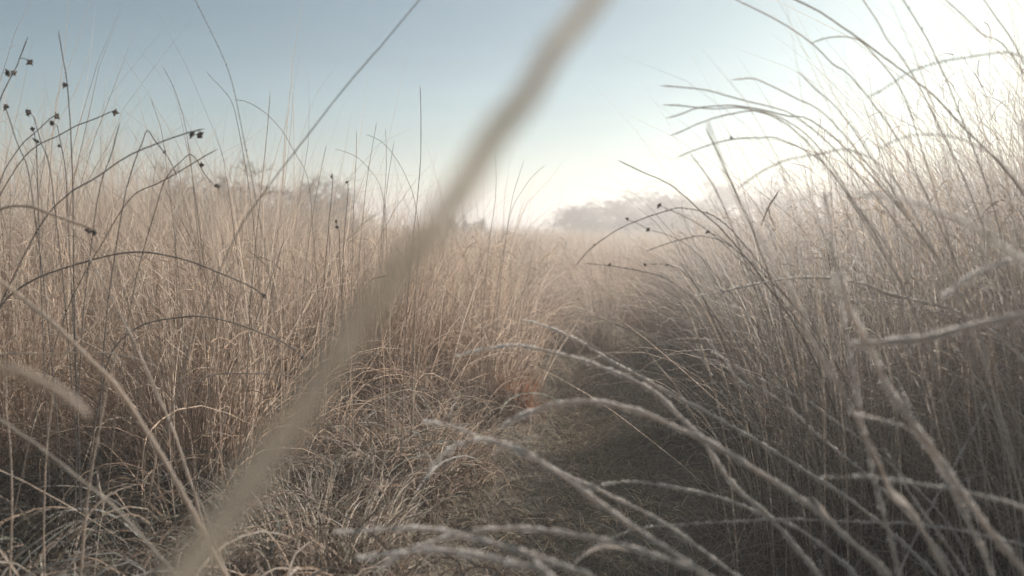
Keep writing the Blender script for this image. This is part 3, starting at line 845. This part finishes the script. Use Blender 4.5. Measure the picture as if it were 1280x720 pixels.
# --- rush stems with dark heads at the far left
GL = 'rush stems with dark heads on the left bank'
def rush(label, pix, d=1.7, r0=0.0019, r1=0.0013, **kw):
    r0, r1 = r0 * 0.85, r1 * 0.8
    stalk('rush_stem', label, 'rush', pix[::-1], d, d * 0.98, r0, r1, kw.pop('colour', CD), frost=kw.pop('frost', 500), fsize=0.0014, group=GL, sides=6, **kw)
rush('leaning rush in the top left corner carrying two dark heads in one cluster', [(35, 46), (28, 64), (20, 85), (10, 103), (0, 125), (-15, 170), (-25, 230)], heads=((10, 92, 0.0062), (18, 91, 0.0052), (37, 78, 0.006)))
rush('tall slim rush with one small head a third down, above the left bank', [(73, 37), (78, 68), (84, 104), (88, 158), (91, 232), (92, 320)], heads=((81, 107, 0.0048),))
rush('short rush at the left edge topped by a dark head', [(7, 134), (10, 143), (22, 180), (35, 212), (45, 280)], heads=((7, 134, 0.0052),), r0=0.0015)
rush('upright rush topped by an oval dark head left of the tall slim rush', [(35, 140), (42, 146), (52, 180), (62, 208), (72, 290)], heads=((35, 141, 0.0058),), r0=0.0015)
rush('slanting rush with a head at its upper right end, beside the tall slim rush', [(72, 145), (64, 147), (45, 165), (28, 180), (5, 215), (-8, 260)], heads=((71, 145, 0.0052),), r0=0.0014)
rush('thin rush with a head just below the slanting one', [(65, 154), (71, 156), (76, 180), (82, 215), (86, 290)], heads=((65, 154, 0.005), (74, 182, 0.003)), r0=0.0012)
rush('small rush with a low head among the grass tops at left', [(41, 160), (45, 177), (46, 200), (48, 260)], heads=((41, 161, 0.0036), (45, 176, 0.005)), r0=0.0012)
rush('long slanting rush ending in one dark head to the right of the tall slim rush', [(144, 141), (138, 140), (118, 149), (96, 157), (72, 170), (50, 180), (30, 197), (5, 235)], heads=((144, 141, 0.0058),))
rush('thick dark rush bent low to the right with a double head near its pointed end', [(256, 161), (235, 166), (200, 178), (160, 195), (120, 222), (85, 243), (55, 275), (20, 340)], heads=((240, 169, 0.0056), (250, 169, 0.006)), r0=0.0023, r1=0.0014, d=1.55)
rush('kinked rush stem snapped into a sharp peak over the left bank', [(222, 222), (212, 200), (205, 190), (194, 176), (184, 163), (178, 178), (170, 197), (157, 242), (145, 310)], heads=((206, 190, 0.004),), r0=0.0017)
rush('upright bare rush tip between the long slanting rush and the kinked one', [(150, 153), (145, 170), (140, 190), (125, 235), (115, 300)], r0=0.0016)
rush('bent brown rush just under the thick dark one', [(273, 186), (256, 195), (240, 205), (200, 228), (165, 246), (130, 300)], colour=CB, r0=0.0019)
rush('grey looped rush with a tangle of dry flowers below the double head', [(268, 232), (256, 218), (246, 200), (238, 193), (228, 200), (208, 222), (195, 260)], colour=CB, heads=((272, 233, 0.0045), (252, 206, 0.0045)), r0=0.0016)
rush('upright rush with a small dark head nearest the blurred stalk', [(434, 226), (435, 240), (430, 300), (428, 360)], heads=((434, 228, 0.0038),), d=2.2, r0=0.0015, colour=CB)
rush('upright rush with a tiny head left of the one nearest the blurred stalk', [(414, 215), (416, 225), (412, 270), (406, 340)], heads=((414, 221, 0.0034),), d=2.2, r0=0.0015, colour=CB)
rush('rush with a lone dark head hanging among the pale grass near the blurred stalk', [(420, 280), (424, 292), (425, 330), (428, 390)], heads=((421, 284, 0.0046), (420, 277, 0.003)), d=2.2, r0=0.0013, colour=CB)

# --- bare stems over the left bank, against the sky
GM = 'bare stems over the left bank'
def skyl(label, pix, d=1.9, r0=0.0014, r1=0.0008, **kw):
    r0, r1 = r0 * 0.85, r1 * 0.8
    stalk('grass_stalk', label, 'grass stalk', pix[::-1], d, d * 0.98, r0, r1, kw.pop('colour', CB), frost=kw.pop('frost', 900), fsize=0.0014, group=GM, sides=6, **kw)
skyl('long straight stem slanting from the top edge down to the left bank', [(545, -25), (524, 0), (480, 53), (430, 111), (370, 188), (329, 242), (300, 285), (270, 350)], d=1.25, r0=0.0016, r1=0.0010)
skyl('faint beaded stem hanging from the top edge over the left bank', [(238, -12), (244, 0), (265, 42), (279, 72), (292, 110), (306, 180), (322, 260)], d=1.6, r0=0.0012, spikelets=12)
skyl('leaning stem with a slim seed spike over the left bank', [(257, 88), (266, 99), (275, 108), (290, 128), (300, 170), (312, 240), (320, 310)], spikelets=6)
skyl('dotted seed stem rising left of the double-headed rush end', [(203, 82), (210, 95), (218, 112), (230, 150), (238, 200), (245, 270)], spikelets=9, r0=0.0012)
skyl('short plain stem between the dotted seed stem and the kinked rush', [(188, 122), (195, 142), (203, 170), (212, 240)], r0=0.0012)
skyl('lone upright stem just left of the blurred stalk against the sky', [(525, 106), (526, 135), (526, 190), (523, 235), (515, 310)], d=2.1, r1=0.0011)
skyl('leftmost of the upright stems bunched beside the blurred stalk', [(446, 164), (445, 200), (442, 260), (440, 340), (438, 400)], d=2.3)
skyl('tallest of the upright stems bunched beside the blurred stalk', [(471, 152), (466, 180), (458, 230), (450, 310), (445, 390)], d=2.3)
skyl('straight stem right of the tallest in the bunch beside the blurred stalk', [(482, 160), (483, 200), (481, 240), (476, 310), (470, 390)], d=2.3)
skyl('rightmost stem of the bunch beside the blurred stalk', [(493, 175), (488, 205), (482, 250), (478, 320)], d=2.3, r0=0.0012)
skyl('arched stem bending right behind the bunch of upright stems', [(457, 168), (472, 174), (485, 185), (498, 203), (508, 222), (518, 250), (524, 300), (520, 360)][::-1][::-1], d=2.3)
skyl('drooping stem arching left over the bunch of upright stems', [(418, 186), (432, 190), (447, 197), (462, 212), (475, 232), (482, 270), (484, 340)], d=2.3, r0=0.0012)
skyl('upright stem crossing the long slanting stem high above the left bank', [(338, 115), (336, 140), (333, 175), (326, 240), (318, 320)])
skyl('thin bowed stem right of the leaning seed spike', [(292, 124), (310, 128), (330, 140), (350, 160), (368, 190), (385, 225), (392, 300)], r0=0.0011)
skyl('slim stem rising right of the long slanting stem above the left bank', [(408, 180), (404, 200), (396, 240), (385, 310), (378, 380)], d=2.2)
skyl('upright stem to the right of the blurred stalk, tallest against the pale sky', [(618, 185), (620, 215), (619, 250), (612, 300), (606, 360)], d=3.0, r0=0.0017)
skyl('slim stem leaning right of the tallest against the pale sky', [(655, 200), (648, 222), (640, 250), (632, 300), (625, 360)], d=3.0, r0=0.0015)
skyl('bowed pale stem hanging over the far hedge', [(682, 206), (668, 218), (655, 235), (640, 262), (630, 310)], d=3.0, r0=0.0012)

# --- stalks in front of the left bank
GF = 'stalks in the left foreground'
def fore(label, pix, d0, d1, r0=0.0018, r1=0.0012, **kw):
    d0, d1, r0, r1 = d0 * 1.4, d1 * 1.4, r0 * 1.3, r1 * 1.3
    stalk(kw.pop('name', 'grass_stalk'), label, 'grass stalk', pix[::-1], d0, d1, r0, r1, kw.pop('colour', CS), frost=kw.pop('frost', 3000), fsize=0.0018, group=GF, **kw)
fore('pale arched stalk from the left edge ending in a drooped dark seed head', [(124, 292), (112, 285), (67, 269), (34, 258), (0, 262), (-40, 290), (-70, 360)], 0.95, 0.95, 0.0020, 0.0016, heads=((111, 289, 0.0048), (118, 291, 0.004)))
fore('thick straight straw slanting from the left edge down right to the blurred stalk', [(-30, 325), (0, 351), (34, 378), (67, 405), (111, 448), (145, 482), (181, 535), (215, 592), (249, 656), (290, 735)], 0.72, 0.72, 0.0024, 0.0018)
fore('blurred blunt straw end poking in from the left edge', [(112, 522), (92, 505), (67, 486), (34, 469), (0, 460), (-50, 462), (-110, 500)], 0.36, 0.36, 0.0026, 0.0022, root_at=(-0.55, 0.42))
fore('slender straw running down beside the thick straight one, from the arched stalk', [(84, 270), (91, 284), (114, 327), (151, 395), (192, 480), (225, 560), (255, 660)], 1.0, 1.0, 0.0016, 0.0009)
fore('bowed brown stem across the left bank ending in a round dark head', [(328, 368), (315, 359), (286, 346), (235, 326), (188, 316), (151, 317), (101, 329), (40, 351), (0, 385), (-20, 450)], 1.25, 1.2, 0.0019, 0.0012, colour=CB, heads=((330, 369, 0.0055),), frost=1600)
fore('lower bowed stem across the left bank with a slim drooping tip', [(380, 447), (362, 433), (343, 423), (296, 405), (255, 396), (215, 398), (175, 408), (140, 440), (125, 500)], 1.3, 1.25, 0.0018, 0.0011, colour=CB, heads=((378, 447, 0.0036),), frost=1600)
fore('level straw crossing the left bank at mid height', [(195, 458), (170, 449), (145, 443), (105, 440), (67, 442), (0, 444), (-40, 465)], 1.1, 1.1, 0.0017, 0.0011)
fore('level broken straw lying over the dark hollow left of the blurred stalk', [(385, 475), (373, 472), (345, 468), (319, 467), (290, 467), (262, 470), (225, 490), (205, 540)], 1.4, 1.4, 0.0018, 0.0013)
fore('bright upright straw in the lower left, standing almost straight', [(152, 425), (143, 450), (133, 490), (124, 538), (111, 612), (101, 715), (98, 740)], 0.95, 0.95, 0.0017, 0.0010, frost=1800)
fore('long dull straw slanting from the left edge to the bottom edge', [(-35, 500), (0, 525), (45, 556), (87, 589), (141, 633), (188, 683), (222, 724)], 0.72, 0.7, 0.0017, 0.0012, colour=(0.44, 0.37, 0.29))
fore('thin upright straw left of the bright one in the lower left', [(70, 470), (66, 498), (59, 555), (55, 646), (56, 730)], 1.05, 1.05, 0.0013, 0.0008, frost=1500)
fore('slim straw meeting the foot of the thick straight one', [(160, 405), (188, 478), (215, 535), (235, 596), (255, 640), (285, 720)], 0.92, 0.9, 0.0013, 0.0008, frost=1500)
fore('thin upright straw nearest the lower left corner', [(8, 470), (8, 512), (13, 560), (15, 640), (12, 730)], 1.0, 1.0, 0.0014, 0.0009, frost=1500)
fore('pale straw leaning right across the middle of the left bank', [(355, 300), (340, 345), (325, 385), (312, 425), (295, 470), (280, 530)], 1.5, 1.5, 0.0016, 0.0010, frost=2200)

# ------------------------------------------------------------------ bare frosted trees and shrubs in the distance
def grow_tree(seed, height, spread, levels, kids, trunk_share, droop=0.0):
    """returns (trunk arrays, crown arrays): tapered trunk with limbs, and twigs down to thin ends"""
    g = np.random.default_rng(seed)
    tv, tf, cv, cf = [], [], [], []; to = co = 0
    def limb(p, d, L, r, lev):
        nonlocal to, co
        n = 5 if lev < 2 else 4
        pts = [p]; q = p.copy(); dd = d.copy()
        for i in range(n):
            dd = dd + g.normal(0, 0.13 + 0.03 * lev, 3) + np.array([0, 0, 0.06 - droop * lev]); dd /= np.linalg.norm(dd)
            q = q + dd * L / n; pts.append(q.copy())
        pts = np.array(pts); rr = np.linspace(r, r * (0.55 if lev < levels else 0.3), n + 1)
        v, f = tube(pts, rr, 6 if lev < 2 else 3)
        if lev < 2:
            tv.append(v); tf.append(f + to); to += len(v)
        else:
            cv.append(v); cf.append(f + co); co += len(v)
        if lev >= levels: return
        for k in range(kids[lev]):
            t = g.uniform(0.25 if lev else trunk_share, 1.0)
            i = min(int(t * n), n - 1); b = pts[i] + (pts[i + 1] - pts[i]) * (t * n - i)
            ax = pts[i + 1] - pts[i]; ax /= np.linalg.norm(ax)
            s = np.cross(ax, g.normal(0, 1, 3)); s /= np.linalg.norm(s)
            a = g.uniform(0.5, 1.05) * spread
            nd = ax * math.cos(a) + s * math.sin(a)
            limb(b, nd, L * g.uniform(0.45, 0.72), max(rr[i] * 0.55, 0.0042 * height), lev + 1)
    limb(np.zeros(3), np.array([0, 0, 1.0]), height * 0.55, height * 0.022, 0)
    def pack(V, F): return np.concatenate(V), np.concatenate(F)
    return pack(tv, tf), pack(cv, cf)

def tree_meshes(seed, height, spread, levels, kids, share, col, droop=0.0):
    (v, f), (v2, f2) = grow_tree(seed, height, spread, levels, kids, share, droop)
    z = max(v[:, 2].max(), v2[:, 2].max())
    v = v * height / z; v2 = v2 * height / z
    return (build_mesh('trunk', v, f, M_TWIG, np.tile(np.array(col) * 0.8, (len(v), 1))),
            build_mesh('crown', v2, f2, M_TWIG, np.tile(col, (len(v2), 1))))

TREES = [tree_meshes(3, 1.0, 1.15, 4, [9, 7, 6, 5], 0.12, (0.24, 0.20, 0.17)),
         tree_meshes(8, 1.0, 1.25, 4, [10, 7, 6, 5], 0.08, (0.26, 0.225, 0.19)),
         tree_meshes(14, 1.0, 1.1, 4, [9, 7, 6, 5], 0.1, (0.23, 0.19, 0.165))]
SHRUBS = [tree_meshes(21, 1.0, 1.35, 4, [12, 7, 6, 5], 0.05, (0.22, 0.165, 0.14)),
          tree_meshes(27, 1.0, 1.35, 4, [12, 7, 6, 5], 0.05, (0.19, 0.17, 0.15))]

def plant_tree(kind, label, px, top_py, d, wide, group, cat, name, rz, var):
    """stands on the ground at its distance; its height follows from where its top shows above the horizon"""
    x = (px - 640.0) / FPX * d
    gz = float(ground_z(x, d))
    h = CAM_Z - gz + (280.0 - top_py) / FPX * d
    tm, cm = (TREES if kind == 't' else SHRUBS)[var]
    root = empty(name, (x, d, gz - 0.05))
    root.scale = (h * wide * 1.5, h * wide * 1.5, h); root.rotation_euler = (0, 0, rz)
    link('trunk', tm, root); link('crown', cm, root)
    tag(root, label, cat, group)

GT = 'bare trees in the haze beyond the field'
plant_tree('t', 'low bare tree standing alone at the left end of the hazy row', 722, 246, 41, 1.45, GT, 'tree', 'bare_tree', 0.3, 1)
plant_tree('t', 'rounded bare tree second in the hazy row beyond the field', 766, 237, 43, 1.45, GT, 'tree', 'bare_tree', 1.9, 0)
plant_tree('t', 'bare tree third in the hazy row, right behind the stiff dark stem', 808, 239, 40, 1.45, GT, 'tree', 'bare_tree', 2.7, 2)
plant_tree('t', 'broad bare tree fourth in the hazy row, at the edge of the right bank', 850, 229, 41, 1.45, GT, 'tree', 'bare_tree', 4.0, 1)
plant_tree('t', 'tall faint bare tree behind the tops of the right bank', 905, 216, 52, 1.0, GT, 'tree', 'bare_tree', 5.1, 0)
plant_tree('t', 'faintest bare tree at the right, nearly lost in the glare', 975, 212, 52, 1.0, GT, 'tree', 'bare_tree', 0.9, 2)
GU = 'bushes under the hazy trees'
plant_tree('s', 'low hazy bush between the first two trees of the far row', 744, 259, 39, 1.3, GU, 'shrub', 'bare_shrub', 0.8, 1)
plant_tree('s', 'low hazy bush between the second and third trees of the far row', 788, 255, 39, 1.3, GU, 'shrub', 'bare_shrub', 2.0, 0)
plant_tree('s', 'low hazy bush between the third and fourth trees of the far row', 830, 254, 39, 1.3, GU, 'shrub', 'bare_shrub', 3.1, 1)
plant_tree('s', 'low hazy bush right of the fourth tree, behind the right bank', 878, 248, 46, 1.3, GU, 'shrub', 'bare_shrub', 5.0, 0)
GB = 'bare shrubs behind the left bank'
plant_tree('s', 'pinkish bare shrub rising behind the grass tops of the left bank', 275, 190, 11, 1.0, GB, 'shrub', 'bare_shrub', 0.5, 0)
plant_tree('s', 'lower twiggy shrub to the left of the pinkish one, half hidden by grass', 215, 224, 15, 1.2, GB, 'shrub', 'bare_shrub', 2.2, 1)
plant_tree('s', 'grey rounded shrub between the pinkish shrub and the blurred stalk', 388, 208, 20, 0.9, GB, 'shrub', 'bare_shrub', 3.4, 1)
plant_tree('s', 'faint small shrub between the pinkish and the grey one', 345, 236, 26, 1.1, GB, 'shrub', 'bare_shrub', 1.4, 0)

# dark evergreen bushes of the far hedge
def leafy_bush(seed):
    g = np.random.default_rng(seed)
    n = 1500
    d = g.normal(0, 1, (n, 3)); d /= np.linalg.norm(d, axis=1, keepdims=True); d[:, 2] = np.abs(d[:, 2])
    lump = 0.75 + 0.25 * np.sin(d[:, 0] * 4 + seed) * np.cos(d[:, 1] * 5 + d[:, 2] * 3)
    p = d * (g.random((n, 1)) ** 0.4) * lump[:, None]
    q = g.normal(0, 1, (n, 3)); q /= np.linalg.norm(q, axis=1, keepdims=True)
    s = np.cross(q, d); s /= np.linalg.norm(s, axis=1, keepdims=True) + 1e-9
    l = g.uniform(0.10, 0.22, (n, 1))
    V = np.stack([p - s * l * 0.4, p + s * l * 0.4, p + q * l], 1).reshape(-1, 3)
    F = np.arange(3 * n).reshape(-1, 3)
    c = np.repeat(np.array([[0.050, 0.055, 0.040]]) * g.normal(1, 0.2, (n, 1)), 3, 0)
    return build_mesh('foliage', V, F, M_TWIG, np.clip(c, 0.02, 1), smooth=False)
LEAFY = [leafy_bush(s) for s in (1, 5)]
def stem_mesh():
    vs, fs = [], []; o = 0
    for k in range(6):
        a = k * 1.05
        v, f = tube(np.array([[0, 0, -0.05], [0.1 * math.cos(a), 0.1 * math.sin(a), 0.3], [0.35 * math.cos(a), 0.35 * math.sin(a), 0.75]]), np.array([0.03, 0.02, 0.008]), 5)
        vs.append(v); fs.append(f + o); o += len(v)
    v = np.concatenate(vs)
    return build_mesh('stems', v, np.concatenate(fs), M_TWIG, np.tile([0.12, 0.09, 0.07], (len(v), 1)))
STEMS = stem_mesh()
for i, (px, d, hw, hh, lab) in enumerate((
        (564, 32, 0.42, 1.36, 'dark evergreen bush nearest the blurred stalk in the far hedge'),
        (582, 33, 0.38, 1.24, 'dark evergreen bush in the middle of the far hedge'),
        (600, 32, 0.5, 1.18, 'lowest and widest dark evergreen bush at the right end of the far hedge'))):
    x = (px - 640) / FPX * d
    root = empty('evergreen_bush', (x, d, float(ground_z(x, d)) - 0.02))
    root.scale = (hw, hw, hh); root.rotation_euler = (0, 0, i * 1.3)
    link('foliage', LEAFY[i % 2], root); link('stems', STEMS, root)
    tag(root, lab, 'bush', 'bushes of the far hedge')

# ------------------------------------------------------------------ cold mist over the field
def make_haze():
    m, nt, out = new_mat('mist')
    pv = nt.nodes.new('ShaderNodeVolumePrincipled')
    pv.inputs['Color'].default_value = (0.84, 0.81, 0.79, 1)
    pv.inputs['Density'].default_value = 0.0185
    pv.inputs['Anisotropy'].default_value = 0.40
    nt.links.new(pv.outputs[0], out.inputs['Volume'])
    h, z0, z1 = 295.0, -1.2, 4.7
    v = [(-h, -h, z0), (h, -h, z0), (h, h, z0), (-h, h, z0), (-h, -h, z1), (h, -h, z1), (h, h, z1), (-h, h, z1)]
    f = [(0, 3, 2, 1), (4, 5, 6, 7), (0, 1, 5, 4), (1, 2, 6, 5), (2, 3, 7, 6), (3, 0, 4, 7)]
    o = link('haze', build_mesh('haze', v, f, m, smooth=False))
    tag(o, 'thin cold mist lying over the whole field', 'mist', kind='stuff')
make_haze()
